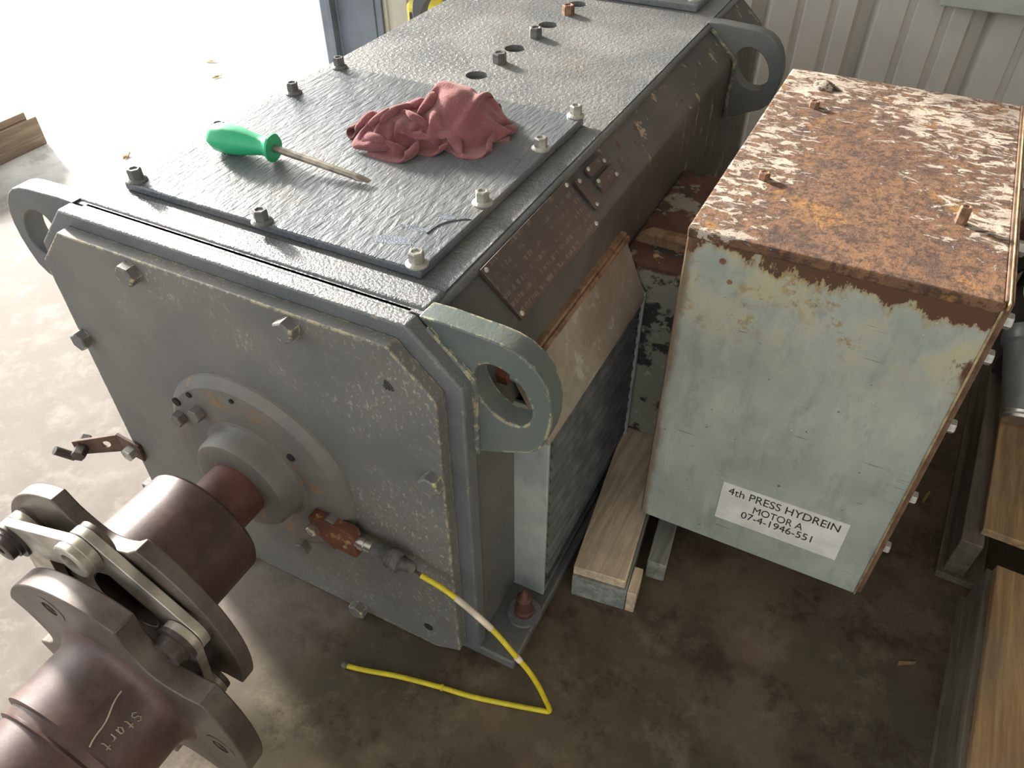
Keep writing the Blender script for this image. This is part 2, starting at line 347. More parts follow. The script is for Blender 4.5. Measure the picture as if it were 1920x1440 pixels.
# ------------------------------------------------------------------ geometry helpers (drawing units, world axes)
ORG = {}
def thing(name, label, cat, org, group=None):
    o = bpy.data.objects.new(name, None); C.objects.link(o); o.location = Vector(org) * S
    o['label'] = label; o['category'] = cat
    if group: o['group'] = group
    o.empty_display_size = 0.05
    ORG[o.name] = Vector(org); return o
def emit(name, verts, faces, mat, parent=None, bevel=0, seg=2, smooth=38, org=None, label=None, kind=None):
    if parent is not None: og = ORG[parent.name]
    else: og = Vector(org if org is not None else (0, 0, 0))
    me = bpy.data.meshes.new(name)
    me.from_pydata([tuple((Vector(v) - og) * S) for v in verts], [], faces)
    bm = bmesh.new(); bm.from_mesh(me)
    bmesh.ops.remove_doubles(bm, verts=bm.verts, dist=1e-6)
    bmesh.ops.recalc_face_normals(bm, faces=bm.faces); bm.to_mesh(me); bm.free()
    if smooth:
        me.shade_smooth(); me.set_sharp_from_angle(angle=math.radians(smooth))
    me.materials.append(mat)
    o = bpy.data.objects.new(name, me); C.objects.link(o)
    if parent is not None: o.parent = parent
    else: o.location = og * S
    ORG[o.name] = og
    if bevel:
        b = o.modifiers.new('bevel', 'BEVEL'); b.width = bevel * S; b.segments = seg; b.limit_method = 'ANGLE'; b.angle_limit = math.radians(40)
    if label: o['label'] = label
    if kind: o['kind'] = kind
    return o
class MB:
    def __init__(s): s.v = []; s.f = []
    def add(s, v, f):
        k = len(s.v); s.v += [Vector(p) for p in v]; s.f += [[i + k for i in q] for q in f]; return s
    def xf(s, fn): s.v = [fn(p) for p in s.v]; return s
def box(x0, x1, y0, y1, z0, z1, m=None):
    m = m or MB()
    v = [(x, y, z) for x in (x0, x1) for y in (y0, y1) for z in (z0, z1)]
    return m.add(v, [(0, 1, 3, 2), (4, 6, 7, 5), (0, 4, 5, 1), (2, 3, 7, 6), (0, 2, 6, 4), (1, 5, 7, 3)])
def to3(p, axis, t):
    return {'x': (t, p[0], p[1]), 'y': (p[0], t, p[1]), 'z': (p[0], p[1], t)}[axis]
def prism(outer, axis, a, b, holes=(), m=None):
    m = m or MB()
    loops = [list(outer)] + [list(h) for h in holes]
    if not holes:
        n = len(outer)
        v = [to3(p, axis, a) for p in outer] + [to3(p, axis, b) for p in outer]
        return m.add(v, [list(range(n)), list(range(2 * n - 1, n - 1, -1))] + [(i, (i + 1) % n, n + (i + 1) % n, n + i) for i in range(n)])
    bm = bmesh.new(); es = []; vid = {}
    for L in loops:
        vs_ = [bm.verts.new((p[0], p[1], 0)) for p in L]
        es += [bm.edges.new((vs_[i], vs_[(i + 1) % len(L)])) for i in range(len(L))]
    bmesh.ops.triangle_fill(bm, use_beauty=True, use_dissolve=False, edges=es)
    bm.verts.index_update()
    P = [(q.co.x, q.co.y) for q in bm.verts]; F = [[q.index for q in f.verts] for f in bm.faces]; bm.free()
    n = len(P)
    v = [to3(p, axis, a) for p in P] + [to3(p, axis, b) for p in P]
    f = F + [[i + n for i in reversed(q)] for q in F]
    k = 0
    for L in loops:
        for i in range(len(L)):
            i0, i1 = k + i, k + (i + 1) % len(L); f.append((i0, i1, n + i1, n + i0))
        k += len(L)
    return m.add(v, f)
def circ(cx, cy, r, n=32, ry=None, rot=0):
    out = []
    for i in range(n):
        t = 2 * PI * i / n; a, b = r * math.cos(t), (ry or r) * math.sin(t)
        out.append((cx + a * math.cos(rot) - b * math.sin(rot), cy + a * math.sin(rot) + b * math.cos(rot)))
    return out
def lathe(p0, axis, prof, n=32, m=None):
    """prof: (t along axis, radius)"""
    m = m or MB(); d = Vector(axis).normalized(); u = d.orthogonal().normalized(); w_ = d.cross(u); p0 = Vector(p0)
    v = []; f = []
    for t, r in prof:
        for i in range(n):
            a = 2 * PI * i / n; v.append(p0 + d * t + (u * math.cos(a) + w_ * math.sin(a)) * r)
    for k in range(len(prof) - 1):
        for i in range(n):
            j = (i + 1) % n; f.append((k * n + i, k * n + j, (k + 1) * n + j, (k + 1) * n + i))
    if prof[0][1] > 1e-5: f.append(list(range(n)))
    if prof[-1][1] > 1e-5: f.append([(len(prof) - 1) * n + i for i in range(n)])
    return m.add(v, f)
def cyl(p0, p1, r, n=24, m=None, r1=None):
    p0 = Vector(p0); p1 = Vector(p1)
    return lathe(p0, p1 - p0, [(0, r), ((p1 - p0).length, r1 if r1 is not None else r)], n, m)
def crom(P, k=8):
    P = [Vector(p) for p in P]; out = []
    for i in range(len(P) - 1):
        a, b, c, d = P[max(i - 1, 0)], P[i], P[i + 1], P[min(i + 2, len(P) - 1)]
        for j in range(k):
            t = j / k
            out.append(0.5 * ((2 * b) + (c - a) * t + (2 * a - 5 * b + 4 * c - d) * t * t + (3 * b - a - 3 * c + d) * t ** 3))
    return out + [P[-1]]
def tube(P, r, n=10, m=None):
    m = m or MB(); P = [Vector(p) for p in P]; v = []; f = []
    up = Vector((0.1, 0.2, 1)).normalized()
    for i, p in enumerate(P):
        d = (P[min(i + 1, len(P) - 1)] - P[max(i - 1, 0)]).normalized()
        a = d.cross(up)
        if a.length < 1e-3: a = d.orthogonal()
        a.normalize(); b = d.cross(a); rr = r[i] if isinstance(r, (list, tuple)) else r
        for j in range(n):
            t = 2 * PI * j / n; v.append(p + (a * math.cos(t) + b * math.sin(t)) * rr)
    for i in range(len(P) - 1):
        for j in range(n): f.append((i * n + j, i * n + (j + 1) % n, (i + 1) * n + (j + 1) % n, (i + 1) * n + j))
    f += [list(range(n)), [(len(P) - 1) * n + j for j in range(n)]]
    return m.add(v, f)
def put(name, mb, mat, parent=None, **k): return emit(name, mb.v, mb.f, mat, parent, **k)
def structure(o): o['kind'] = 'structure'; return o

_proto = {}
def hexbolt(parent, p, axis, r, h, mat, flange=0.0, name='bolt', n=6, twist=0.0, dish=True):
    """hex head with optional flange washer and dished top; copies share the mesh"""
    key = (r, h, flange, mat.name, n, dish)
    d = Vector(axis).normalized()
    if key not in _proto:
        m = MB(); fl = 0.0
        if flange:
            lathe((0, 0, 0), (0, 0, 1), [(0, flange), (h * 0.10, flange), (h * 0.28, r * 1.02)], 20, m); fl = h * 0.22
        lathe((0, 0, fl), (0, 0, 1), [(0, r), ((h - fl) * 0.88, r), (h - fl, r * 0.86)] + ([(h - fl, r * 0.62), (h - fl - h * 0.10, r * 0.5)] if dish else []), n, m)
        me = bpy.data.meshes.new(name); me.from_pydata([tuple(q * S) for q in m.v], [], m.f)
        me.materials.append(mat); _proto[key] = me
    o = bpy.data.objects.new(name, _proto[key]); C.objects.link(o); o.parent = parent
    o.location = (Vector(p) - ORG[parent.name]) * S
    q = d.to_track_quat('Z', 'Y'); o.rotation_euler = (q.to_matrix() @ Matrix.Rotation(twist, 3, 'Z')).to_euler()
    ORG[o.name] = ORG[parent.name]
    return o

# ------------------------------------------------------------------ setting
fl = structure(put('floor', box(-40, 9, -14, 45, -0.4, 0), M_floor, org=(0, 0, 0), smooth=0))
YW = 4.0
wall = structure(put('wall_back', box(-2.0, 8.0, YW + 0.12, YW + 0.2, 0.0, 7.4), M_girt, org=(0, YW, 0), smooth=0))
def wall_panel(x0, n):
    per = 0.593; P = []
    for k in range(n):
        b = x0 + k * per
        P += [(b, 0), (b + .140, 0), (b + .148, .016), (b + .180, .016), (b + .194, 0),
              (b + .325, 0), (b + .333, .016), (b + .368, .016), (b + .382, 0), (b + .470, 0), (b + .486, .07), (b + .548, .07)]
    P.append((x0 + n * per, 0))
    m = MB(); v = []; f = []
    for x, d in P: v += [(x, YW + d, 0.0), (x, YW + d, 7.4)]
    for i in range(len(P) - 1): f.append((2 * i, 2 * i + 2, 2 * i + 3, 2 * i + 1))
    m.add(v, f)
    o = put('wall_panel', m, M_wall, wall, smooth=0)
    sol = o.modifiers.new('sheet', 'SOLIDIFY'); sol.thickness = 0.004; sol.offset = 1
for k in range(6): wall_panel(1.455 - 6 * .593 + k * 3 * .593, 3)
gi = structure(put('trim_1', box(1.75, 7.5, YW - 0.16, YW, 1.25, 1.70), M_girt, org=(1.7, YW, 1.25), bevel=.01))
jm = MB(); prism([(-2.59, YW - .03), (-2.52, YW - .10), (-2.41, YW - .10), (-2.41, YW - .04), (-2.05, YW - .04), (-2.05, YW + .2), (-2.59, YW + .2)], 'z', 0, 7.4, m=jm)
jamb = structure(put('trim_2', jm, M_column, org=(-2.3, YW, 0), bevel=.008))
put('jamb_strip', box(-2.455, -2.41, YW - .115, YW - .095, 0, 7.4), M_column, jamb, bevel=.004)
put('edge_trim', box(-2.05, -1.99, YW - .03, YW + .01, 0, 7.4), M_column, jamb, bevel=.004)
roof = structure(put('ceiling', box(-4.4, 8.2, -7, YW + 0.3, 7.4, 7.6), M_roof, org=(0, 0, 7.4), smooth=0))
wr = structure(put('wall_right', box(7.9, 8.2, -7, YW, 0, 7.4), M_wall, org=(8, 0, 0), smooth=0))

# ------------------------------------------------------------------ electric motor
CX = 0.2555
mot = thing('electric_motor', 'large grey painted electric motor lying lengthwise on the concrete floor', 'motor', (CX, 1.5, 0))
def octo(hw, zt, zb, ch, chb=0.08, cx=0.257):
    return [(cx - hw + ch, zt), (cx + hw - ch, zt), (cx + hw, zt - ch), (cx + hw, zb + chb * .5), (cx + hw - chb, zb), (cx - hw + chb, zb), (cx - hw, zb + chb * .5), (cx - hw, zt - ch)]
body = [(-.36, 1.40), (.868, 1.40), (1.0, 1.285), (1.0, .06), (-.49, .06), (-.49, 1.285)]
inner = [(-.32, 1.36), (.83, 1.36), (.95, 1.25), (.95, .1), (-.44, .1), (-.44, 1.25)]
put('housing', prism(body, 'y', .115, 3.05, [inner]), M_side, mot, bevel=.012, label='dark housing with peeling paint on its side')
dk_holes = [circ(.235, 1.512 + .3265 * k, .043, 28) for k in range(4)]
put('top_deck', prism([(-.352, .115), (.862, .115), (.862, 3.05), (-.352, 3.05)], 'z', 1.398, 1.42, dk_holes), M_deck, mot)
put('housing_end', prism(inner, 'y', 3.0, 3.05), M_side, mot)
put('edge_bead', tube([(.868, .13, 1.400), (.868, 1.2, 1.402), (.868, 2.4, 1.400), (.868, 3.04, 1.40)], .016, 10), M_frame, mot)
put('front_frame', prism(octo(.752, 1.432, -.0, .150), 'y', .045, .098), M_frame, mot, bevel=.007, seg=2)
put('frame_ledge', prism(octo(.725, 1.42, .03, .150), 'y', .098, .13), M_frame, mot, bevel=.006)
lg = prism([(-.37, .128), (.868, .128), (.868, .225), (-.37, .225)], 'z', 1.385, 1.427)
put('front_ledge', lg, M_frame, mot, bevel=.012, seg=3)
plate_poly = octo(.701, 1.388, .012, .128, .10)
put('end_plate', prism(plate_poly, 'y', 0, .045), M_plate, mot, bevel=.003, label='flat grey octagonal end plate flecked with paint chips')
put('cover_plate', prism([(-.277, .238), (.782, .238), (.787, 1.285), (-.268, 1.305)], 'z', 1.42, 1.448), M_cover, mot, bevel=.006, label='glossy brush-painted cover plate')
put('cover_plate', prism([(-.22, 2.612), (.775, 2.612), (.775, 3.0), (-.22, 3.0)], 'z', 1.42, 1.448), M_cover, mot, bevel=.006)
for (x, y) in [(-.243, .262), (-.243, .62), (-.243, 1.001), (-.243, 1.279), (.757, .262), (.757, .614), (.757, 1.001), (.757, 1.279), (.257, .244)]:
    hexbolt(mot, (x, y, 1.448), (0, 0, 1), .0215, .04, M_bolt if x > .5 else M_boltgrey, .031, 'cover_bolt', twist=random.random())
hexbolt(mot, (.734, 2.70, 1.448), (0, 0, 1), .0215, .04, M_bolt, .031, 'cover_bolt')
for k, y in enumerate((1.672, 2.002, 2.342)):
    hexbolt(mot, (.252, y, 1.42), (0, 0, 1), .029, .04, (M_boltgrey, M_boltgrey, M_boltrust)[k], 0, 'deck_bolt', twist=.3 * k)
for (x, z) in [(-.03, 1.343), (.53, 1.346), (-.418, .963), (.929, .957), (.532, .035), (-.02, .035)]:
    hexbolt(mot, (x, 0, z), (0, -1, 0), .035, .036, M_plate, 0, 'plate_bolt', twist=.2 + x, dish=False)
put('plate_hole', cyl((.835, .002, .125), (.835, -.002, .125), .018, 16), M_hole, mot)
for k, r_ in enumerate((.012, .022, .032)):
    put('stamp_mark', tube([(.80 + r_ * math.cos(a), -.001, 1.245 + r_ * math.sin(a)) for a in (.1, .5, .9, 1.3)], .003, 6), M_ink, mot)
# bearing cap
put('bearing_cap', lathe((.2535, .002, .681), (0, -1, 0), [(0, .366), (.010, .362), (.028, .342), (.034, .332), (.034, .20)], 72), M_boss, mot, smooth=25)
bo = put('shaft_boss', lathe((.2535, -.03, .681), (0, -1, 0), [(0, .205), (.006, .188), (.02, .181), (.068, .177), (.082, .168), (.088, .150), (.088, .108)], 56), M_boss, mot, smooth=35)
for (x, z) in [(-.025, .80), (.075, .865), (.545, .60), (.38, .36), (.02, .42)]:
    hexbolt(mot, (x, -.033, z), (0, -1, 0), .026, .028, M_boss, 0, 'cap_bolt', twist=.4 + z, dish=False)
for (x, z, r_) in [(-.020, .868, .016), (.055, .93, .010), (.245, .985, .008), (.43, .83, .014), (.575, .47, .013)]:
    put('cap_hole', cyl((x, -.031, z), (x, -.037, z), r_, 14), M_hole, mot)
put('motor_shaft', lathe((.2535, -.11, .682), (0, -1, 0), [(0, .1), (.17, .1)], 40), M_shaft, mot, label='rust-red motor shaft')
# lifting lugs
LUG = [(.86, 1.425), (.93, 1.428), (1.003, 1.424), (1.06, 1.422), (1.103, 1.417), (1.142, 1.404), (1.173, 1.382), (1.200, 1.347), (1.217, 1.306), (1.225, 1.26),
       (1.224, 1.21), (1.214, 1.16), (1.197, 1.112), (1.165, 1.082), (1.115, 1.06), (1.06, 1.035), (.99, 1.013), (.99, 1.29)]
LH = circ(1.09, 1.256, .098, 28, .072, 2.2)
def lug(y0, y1, mirror=False, mat=M_lug):
    f = (lambda p: (2 * CX - p[0], p[1])) if mirror else (lambda p: p)
    return put('lifting_lug', prism([f(p) for p in LUG], 'y', y0, y1, [[f(p) for p in LH]]), mat, mot, bevel=.004, seg=2)
lug(.100, .170); lug(.100, .170, True, M_paint); lug(2.50, 2.57, False, M_paint); lug(2.50, 2.57, True, M_paint)
for y0 in (.098, 2.5):
    put('weld_bead', tube(crom([(1.012, y0, 1.02), (1.010, y0 - .004, 1.1), (1.011, y0, 1.2), (1.008, y0 - .004, 1.283), (.95, y0, 1.335), (.885, y0 - .002, 1.40)], 5), .011, 8), M_lug, mot)
nut = put('side_nut', lathe((.998, .262, 1.18), (1, 0, 0), [(0, .036), (.034, .036), (.036, .03)], 6), M_rustblk, mot, label='rusty nut behind the lifting lug')
put('side_stub', cyl((1.03, .262, 1.18), (1.125, .262, 1.165), .019, 16), M_strip, nut)
# nameplates on the chamfer
nv = Vector((1, 0, 1)).normalized(); dv = Vector((1, 0, -1)).normalized()
def chamfer_plate(name, x0, x1, y0, y1, mat, th=.008, rivets=(), base=2.279):
    m = MB(); v = []
    for k in (0, th):
        for (x, y) in ((x0, y0), (x1, y0), (x1, y1), (x0, y1)): v.append(Vector((x, y, base - x)) + nv * k)
    m.add(v, [(0, 1, 2, 3), (4, 7, 6, 5), (0, 4, 5, 1), (1, 5, 6, 2), (2, 6, 7, 3), (3, 7, 4, 0)])
    o = put(name, m, mat, mot, bevel=.0015)
    for (x, y) in rivets:
        p = Vector((x, y, base - x)) + nv * th
        put('rivet', lathe(p, nv, [(0, .0085), (.004, .006), (.006, .001)], 10), M_bolt, o)
    return o
nameplate = chamfer_plate('nameplate', .878, 1.003, .362, .912, M_nameplate, .016, [(.887, .377), (.887, .897), (.994, .377), (.994, .897)])
nameplate['label'] = 'brown metal rating plate with worn print'
chamfer_plate('tag_plate', .893, .917, 1.04, 1.165, M_nameplate, .012, [(.898, 1.05), (.912, 1.155)])
chamfer_plate('tag_plate', .928, .962, 1.045, 1.175, M_nameplate, .012, [(.934, 1.055), (.956, 1.165)])
chamfer_plate('tag_plate', .895, .975, .95, .992, M_nameplate, .012, [(.902, .971), (.967, .971)])
# louvred air outlet on the right side
louv = put('outlet_frame', box(1.0, 1.078, .36, 1.15, .10, .90), M_hole, mot)
hood = MB(); prism([(1.005, 1.100), (1.018, 1.108), (1.100, .925), (1.122, .895), (1.122, .868), (1.108, .868), (1.108, .89), (1.09, .915), (1.0, 1.085)], 'y', .33, 1.165, m=hood)
put('hood', hood, M_hood, mot, bevel=.004, label='dusty sloped sheet hood over the louvres')
put('hood_rim', box(.99, 1.022, .32, 1.17, 1.10, 1.122), M_rim, mot, bevel=.005)
put('hood_fold', tube([(1.028, .34, 1.105), (1.028, 1.16, 1.105)], .010, 8), M_rim, mot)
for k in range(13):
    z = .845 - k * .058
    put('louver_slat', prism([(1.080, z + .030), (1.110, z - .010), (1.110, z - .020), (1.116, z - .020), (1.116, z - .006), (1.084, z + .036)], 'x' if 0 else 'y', .372, 1.14), M_slat, mot, smooth=0)
put('front_strip', box(.984, 1.118, .335, .350, .055, 1.00), M_strip, mot, bevel=.003, label='pale galvanised end strip')
put('rust_strip', box(.958, .984, .325, .345, .05, 1.0), M_rim, mot, bevel=.003, label='narrow rusty angle edge')
put('back_strip', box(1.110, 1.124, 1.142, 1.162, .06, .90), M_strip, mot, bevel=.003)
put('bottom_sill', box(1.0, 1.12, .35, 1.16, .062, .085), M_slat, mot, bevel=.003)
# feet
for sx in (0, 1):
    x0, x1 = (.90, 1.143) if sx else (-.632, -.389)
    ft = put('foot', box(x0, x1, .048, 2.9, 0.0, .05), M_side, mot, bevel=.008)
    bx = 1.088 if sx else -.577
    wsh = put('foot_washer', lathe((bx, .24, .05), (0, 0, 1), [(0, .062), (.012, .062), (.012, .036)], 28), M_boltgrey, ft)
    put('foot_stud', lathe((bx, .24, .05), (0, 0, 1), [(0, .036), (.03, .036), (.034, .030), (.10, .028), (.105, .020), (.15, .004)], 16), M_shaft, ft, label='rusted foot stud')
# grease bracket at the left edge of the end plate
br = put('grease_bracket', MB().add([(-.395, -.004, .375), (-.395, -.004, .455), (-.505, -.004, .475), (-.505, -.004, .385), (-.395, -.018, .375), (-.395, -.018, .455), (-.505, -.018, .475), (-.505, -.018, .385)],
    [(0, 1, 2, 3), (4, 7, 6, 5), (0, 4, 5, 1), (1, 5, 6, 2), (2, 6, 7, 3), (3, 7, 4, 0)]), M_brkt, mot, bevel=.003, label='rusty bent bracket with a grease fitting')
def arm(p): return p
am = MB(); a0 = Vector((-.497, -.018, .43)); a1 = Vector((-.655, -.105, .405)); dd = (a1 - a0).normalized(); nn = Vector((dd.y, -dd.x, 0)).normalized(); uu = Vector((0, 0, 1))
outl = [(0, -.045), (0, .042), ((a1 - a0).length, .036), ((a1 - a0).length, -.034)]
hl = circ(.055, .002, .017, 16)
prism(outl, 'z', 0, .012, [hl], m=am); am.xf(lambda p: a0 + dd * p.x + uu * p.y + nn * p.z)
put('bracket_arm', am, M_brkt, br, bevel=.002)
g0 = a1 - dd * .03
put('grease_fitting', cyl(g0 + nn * -.045, g0 + nn * .05, .026, 6, cyl(g0 + Vector((-.02, -.03, -.03)), g0 + Vector((-.05, -.07, .03)), .017, 14)), M_dark, br)
hexbolt(br, (-.44, -.018, .415), (0, -1, 0), .03, .03, M_bolt, 0, 'bolt')
# smears of bare grey on the cover
for (x, y, rx, ry, ro) in [(.635, .33, .060, .020, .25), (.655, .41, .045, .012, .1), (.705, .50, .024, .014, .3), (-.19, 1.21, .05, .014, .2), (-.12, 1.19, .03, .010, .1)]:
    P = [(x + (px_ - x) * (1 + random.uniform(-.25, .25)), y + (py_ - y) * (1 + random.uniform(-.3, .3))) for px_, py_ in circ(x, y, rx, 36, ry, ro)]
    put('paint_smear', prism(P, 'z', 1.4475, 1.4484), M_scorch, mot)
put('paint_drip', tube(crom([(.70, .40, 1.449), (.71, .46, 1.449), (.74, .50, 1.449), (.77, .52, 1.449)], 5), .0025, 8), M_cover, mot)

# ------------------------------------------------------------------ shaft coupling on the motor shaft
AX, AZ = .2535, .682
cpl = thing('shaft_coupling', 'rust-brown coupling hub with lobed flange and steel link pack on the motor shaft', 'coupling', (AX, -.4, AZ))
put('hub', lathe((AX, -.262, AZ), (0, -1, 0), [(0, .10), (.0, .188), (.010, .196), (.272, .197), (.272, .1)], 64), M_hub, cpl, smooth=30, label='smooth rust-brown hub')
def lobed(cx, cz, Rr, rin, cent, half, n=26):
    P = []
    for k in range(3):
        c0 = cent + 120 * k
        for i in range(n + 1):
            a = math.radians(c0 - half + 2 * half * i / n); P.append((cx + Rr * math.cos(a), cz + Rr * math.sin(a)))
        gap = 120 - 2 * half
        for i in range(1, 12):
            u = i / 12; a = math.radians(c0 + half + gap * u)
            r = Rr - (Rr - rin) * (math.sin(PI * u) ** .55); P.append((cx + r * math.cos(a), cz + r * math.sin(a)))
    return P
BC = .322
def holes(cx, cz, cent, r): return [circ(cx + BC * math.cos(math.radians(cent + 120 * k)), cz + BC * math.sin(math.radians(cent + 120 * k)), r, 22) for k in range(3)]
FC = 21
put('flange', prism(lobed(AX, AZ, .402, .295, FC, 40.5), 'y', -.572, -.528, [circ(AX, AZ, .11, 30)]), M_flange, cpl, bevel=.004, label='three-lobed steel flange')
def link(th0, y0, y1):
    P = []
    for k, th in enumerate((th0, th0 + 60)):
        c = (AX + BC * math.cos(math.radians(th)), AZ + BC * math.sin(math.radians(th)))
        o = math.radians(th0 + 30 - 90 + (180 if k else 0))
        for i in range(11):
            a = o - PI / 2 + PI * i / 10; P.append((c[0] + .056 * math.cos(a), c[1] + .056 * math.sin(a)))
    hs = [circ(AX + BC * math.cos(math.radians(t)), AZ + BC * math.sin(math.radians(t)), .024, 14) for t in (th0, th0 + 60)]
    return put('link_plate', prism(P, 'y', y0, y1, hs), M_link, cpl, bevel=.002)
for k in range(6): link(FC + 60 * k, -.606 - .028 * (k % 2), -.580 - .028 * (k % 2))
for k in range(6):
    th = math.radians(FC + 60 * k); x, z = AX + BC * math.cos(th), AZ + BC * math.sin(th)
    if k % 2 == 0:      # bolts through this flange
        lathe_m = lathe((x, -.630, z), (0, -1, 0), [(0, .058), (.012, .058), (.012, .046), (.022, .046), (.024, .04), (.042, .040), (.044, .036), (.044, .014), (.02, .012)], 28)
        put('link_bolt', lathe_m, M_dark, cpl, smooth=30)
        put('link_bush', cyl((x, -.572, z), (x, -.580, z), .052, 24), M_flange, cpl)
    else:               # free bushes waiting for the other flange
        put('link_bush', lathe((x, -.630, z), (0, -1, 0), [(0, .054), (.020, .054), (.023, .050), (.023, .028), (.0, .026)], 28), M_link if k == 1 else M_flange, cpl, smooth=30)
        put('bush_bore', cyl((x, -.620, z), (x, -.636, z), .0275, 20), M_hole, cpl)
        put('backing_washer', cyl((x, -.579, z), (x, -.566, z), .054, 24), M_flange, cpl)

# ------------------------------------------------------------------ second coupling half in the foreground
HX, HY, HZ = .365, -.724, .553
spc = thing('coupling_spacer', 'heavy rusty coupling spacer with chalk writing, nearest the camera', 'coupling', (HX, -.9, HZ))
put('spacer_tube', lathe((HX, HY + .004, HZ), (0, -1, 0), [(0, .245), (.008, .222), (.022, .208), (.04, .203), (.188, .203), (.192, .186), (.214, .182), (.222, .19), (.226, .178), (.40, .178), (.40, .1)], 72), M_hub, spc, smooth=30, label='rusty round spacer tube')
put('flange', prism(lobed(HX, HZ, .402, .285, -8, 41), 'y', HY, HY + .062, holes(HX, HZ, -5, .026)), M_flange, spc, bevel=.004, label='three-lobed flange with empty bolt holes')
for k in range(2):
    t = math.radians(-5 + 120 * k); x, z = HX + BC * math.cos(t), HZ + BC * math.sin(t)
    put('spot_face', prism(circ(x, z, .047, 26, .047), 'y', HY - .0016, HY + .001, [circ(x, z, .026, 22)]), M_flange, spc)
t = math.radians(-125); x, z = HX + BC * math.cos(t), HZ + BC * math.sin(t)
hexbolt(spc, (x, HY, z), (0, -1, 0), .046, .05, M_flange, 0, 'flange_bolt')
put('bolt_shank', cyl((x, HY, z), (x, -.60, z), .024, 14), M_dark, spc)
# chalk word and reference line drawn on the tube
def on_tube(th, y, r=.2045): return (HX + r * math.cos(th), y, HZ + r * math.sin(th))
def chalk(name, pts, r=.0022): return put(name, tube([on_tube(math.radians(a), y) for a, y in pts], r, 6), M_chalk, spc)
chalk('chalk_line', [(57 - .9 * i + .8 * math.sin(i * .8), HY - .050 - .0118 * i) for i in range(12)])
LET = {'S': [[(.9, .2), (.5, 0), (.1, .25), (.35, .5), (.8, .6), (.9, .85), (.5, 1), (.1, .8)]],
       't': [[(.5, 0), (.5, .8), (.7, 1)], [(.15, .3), (.9, .3)]],
       'a': [[(.8, .4), (.4, .35), (.15, .7), (.45, 1), (.8, .7)], [(.8, .4), (.85, 1)]],
       'r': [[(.3, .4), (.35, 1)], [(.33, .6), (.6, .4), (.9, .45)]]}
for k, ch in enumerate('Start'):
    for st in LET[ch]:
        # letters run around the tube away from the flange, reading towards the camera
        pts = []
        for (u, v_) in st:
            y = HY - .062 - (k + u * .75) * .0215
            a = 33 + k * .6 + (v_ * 8.0)
            pts.append((a, y))
        chalk('chalk_letter', pts, .0019)

# ------------------------------------------------------------------ sensor with yellow cable
sen = thing('speed_sensor', 'rusty sensor block with a yellow cable hanging to the floor', 'sensor', (.55, -.04, .55))
put('sensor_block', prism([(.468, .60), (.482, .615), (.635, .61), (.642, .60), (.642, .492), (.63, .488), (.56, .492), (.55, .476), (.53, .495), (.475, .535)], 'y', -.068, -.028), M_rustblk, sen, bevel=.004, label='orange rusted mounting block')
hexbolt(sen, (.487, -.068, .558), (0, -1, 0), .022, .02, M_steel, 0, 'bolt')
hexbolt(sen, (.605, -.068, .535), (0, -1, 0), .008, .006, M_bolt, 0, 'screw')
put('threaded_nose', lathe((.642, -.05, .560), (1, 0, -.02), [(0, .018), (.012, .018), (.012, .022), (.030, .022), (.030, .019), (.060, .019)], 20), M_steel, sen, label='bright plated nose')
put('connector', lathe((.70, -.05, .559), (1, 0, -.05), [(0, .024), (.01, .027), (.055, .031), (.06, .034), (.066, .031), (.072, .035), (.078, .032), (.084, .036), (.105, .036), (.106, .022), (.15, .019), (.158, .008)], 22), M_rubber, sen, smooth=30, label='dark rubber connector')
put('cable_lead', tube(crom([(.845, -.052, .548), (.865, -.054, .545), (.885, -.056, .542)], 4), .005, 8), M_dark, sen)
cab = crom([(.880, -.056, .5425), (.965, -.055, .520), (1.06, -.058, .474), (1.14, -.056, .405), (1.20, -.055, .33), (1.247, -.052, .265), (1.283, -.046, .18), (1.305, -.037, .09), (1.317, -.029, .025), (1.314, -.032, .009), (1.29, -.040, .009), (1.18, -.072, .009), (1.06, -.104, .009), (.95, -.124, .009), (.80, -.157, .009), (.68, -.192, .009), (.612, -.208, .009)], 8)
put('yellow_cable', tube(cab, .0088, 10), M_yellow, sen, label='bright yellow cable')
put('cable_tag', tube(cab[11:23], .0105, 10), M_tag, sen)
put('cable_tag', tube(cab[33:36], .0105, 10), M_tag, sen)
put('cable_knot', lathe((.955, -.123, .010), (1, .2, 0), [(-.006, .008), (0, .013), (.006, .008)], 10), M_yellow, sen)
put('cable_end', tube([(.618, -.207, .009), (.608, -.209, .010), (.604, -.214, .006)], .011, 8), M_rubber, sen)

# ------------------------------------------------------------------ terminal box
bx0, bx1, by0, by1, bz0, bz1 = 1.333, 2.116, .746, 2.035, .2105, 1.457
tb = thing('terminal_box', 'tall sheet-metal terminal box with rusty orange top bolted beside the motor', 'box', ((bx0 + bx1) / 2, by0, bz0))
put('shell', box(bx0 + .004, bx1 - .004, by0 + .006, by1, bz0, bz1 - .006), M_boxside, tb, bevel=.004)
put('front_panel', box(bx0, bx1, by0, by0 + .008, bz0 - .003, bz1 - .03), M_boxfront, tb, bevel=.003, label='grey-green galvanised front panel')
tp = MB(); box(bx0 - .004, bx1 + .004, by0 - .004, by1 + .004, bz1 - .034, bz1, tp)
put('top_panel', tp, M_rusttop, tb, bevel=.008, seg=3, label='top panel of flaking paint and orange rust')
put('left_panel', box(bx0 - .004, bx0 + .004, by0 + .01, by1, bz0, bz1 - .03), M_boxside, tb, bevel=.002)
lid = put('side_lid', box(bx1, bx1 + .022, by0 + .012, by1, bz0 - .004, bz1 + .002), M_boxside, tb, bevel=.003)
put('lid_edge', box(bx1 - .001, bx1 + .005, by0 - .005, by0 + .008, bz0 - .004, bz1 - .02), M_lip, tb, bevel=.003, label='pale bare edge of the side lid')
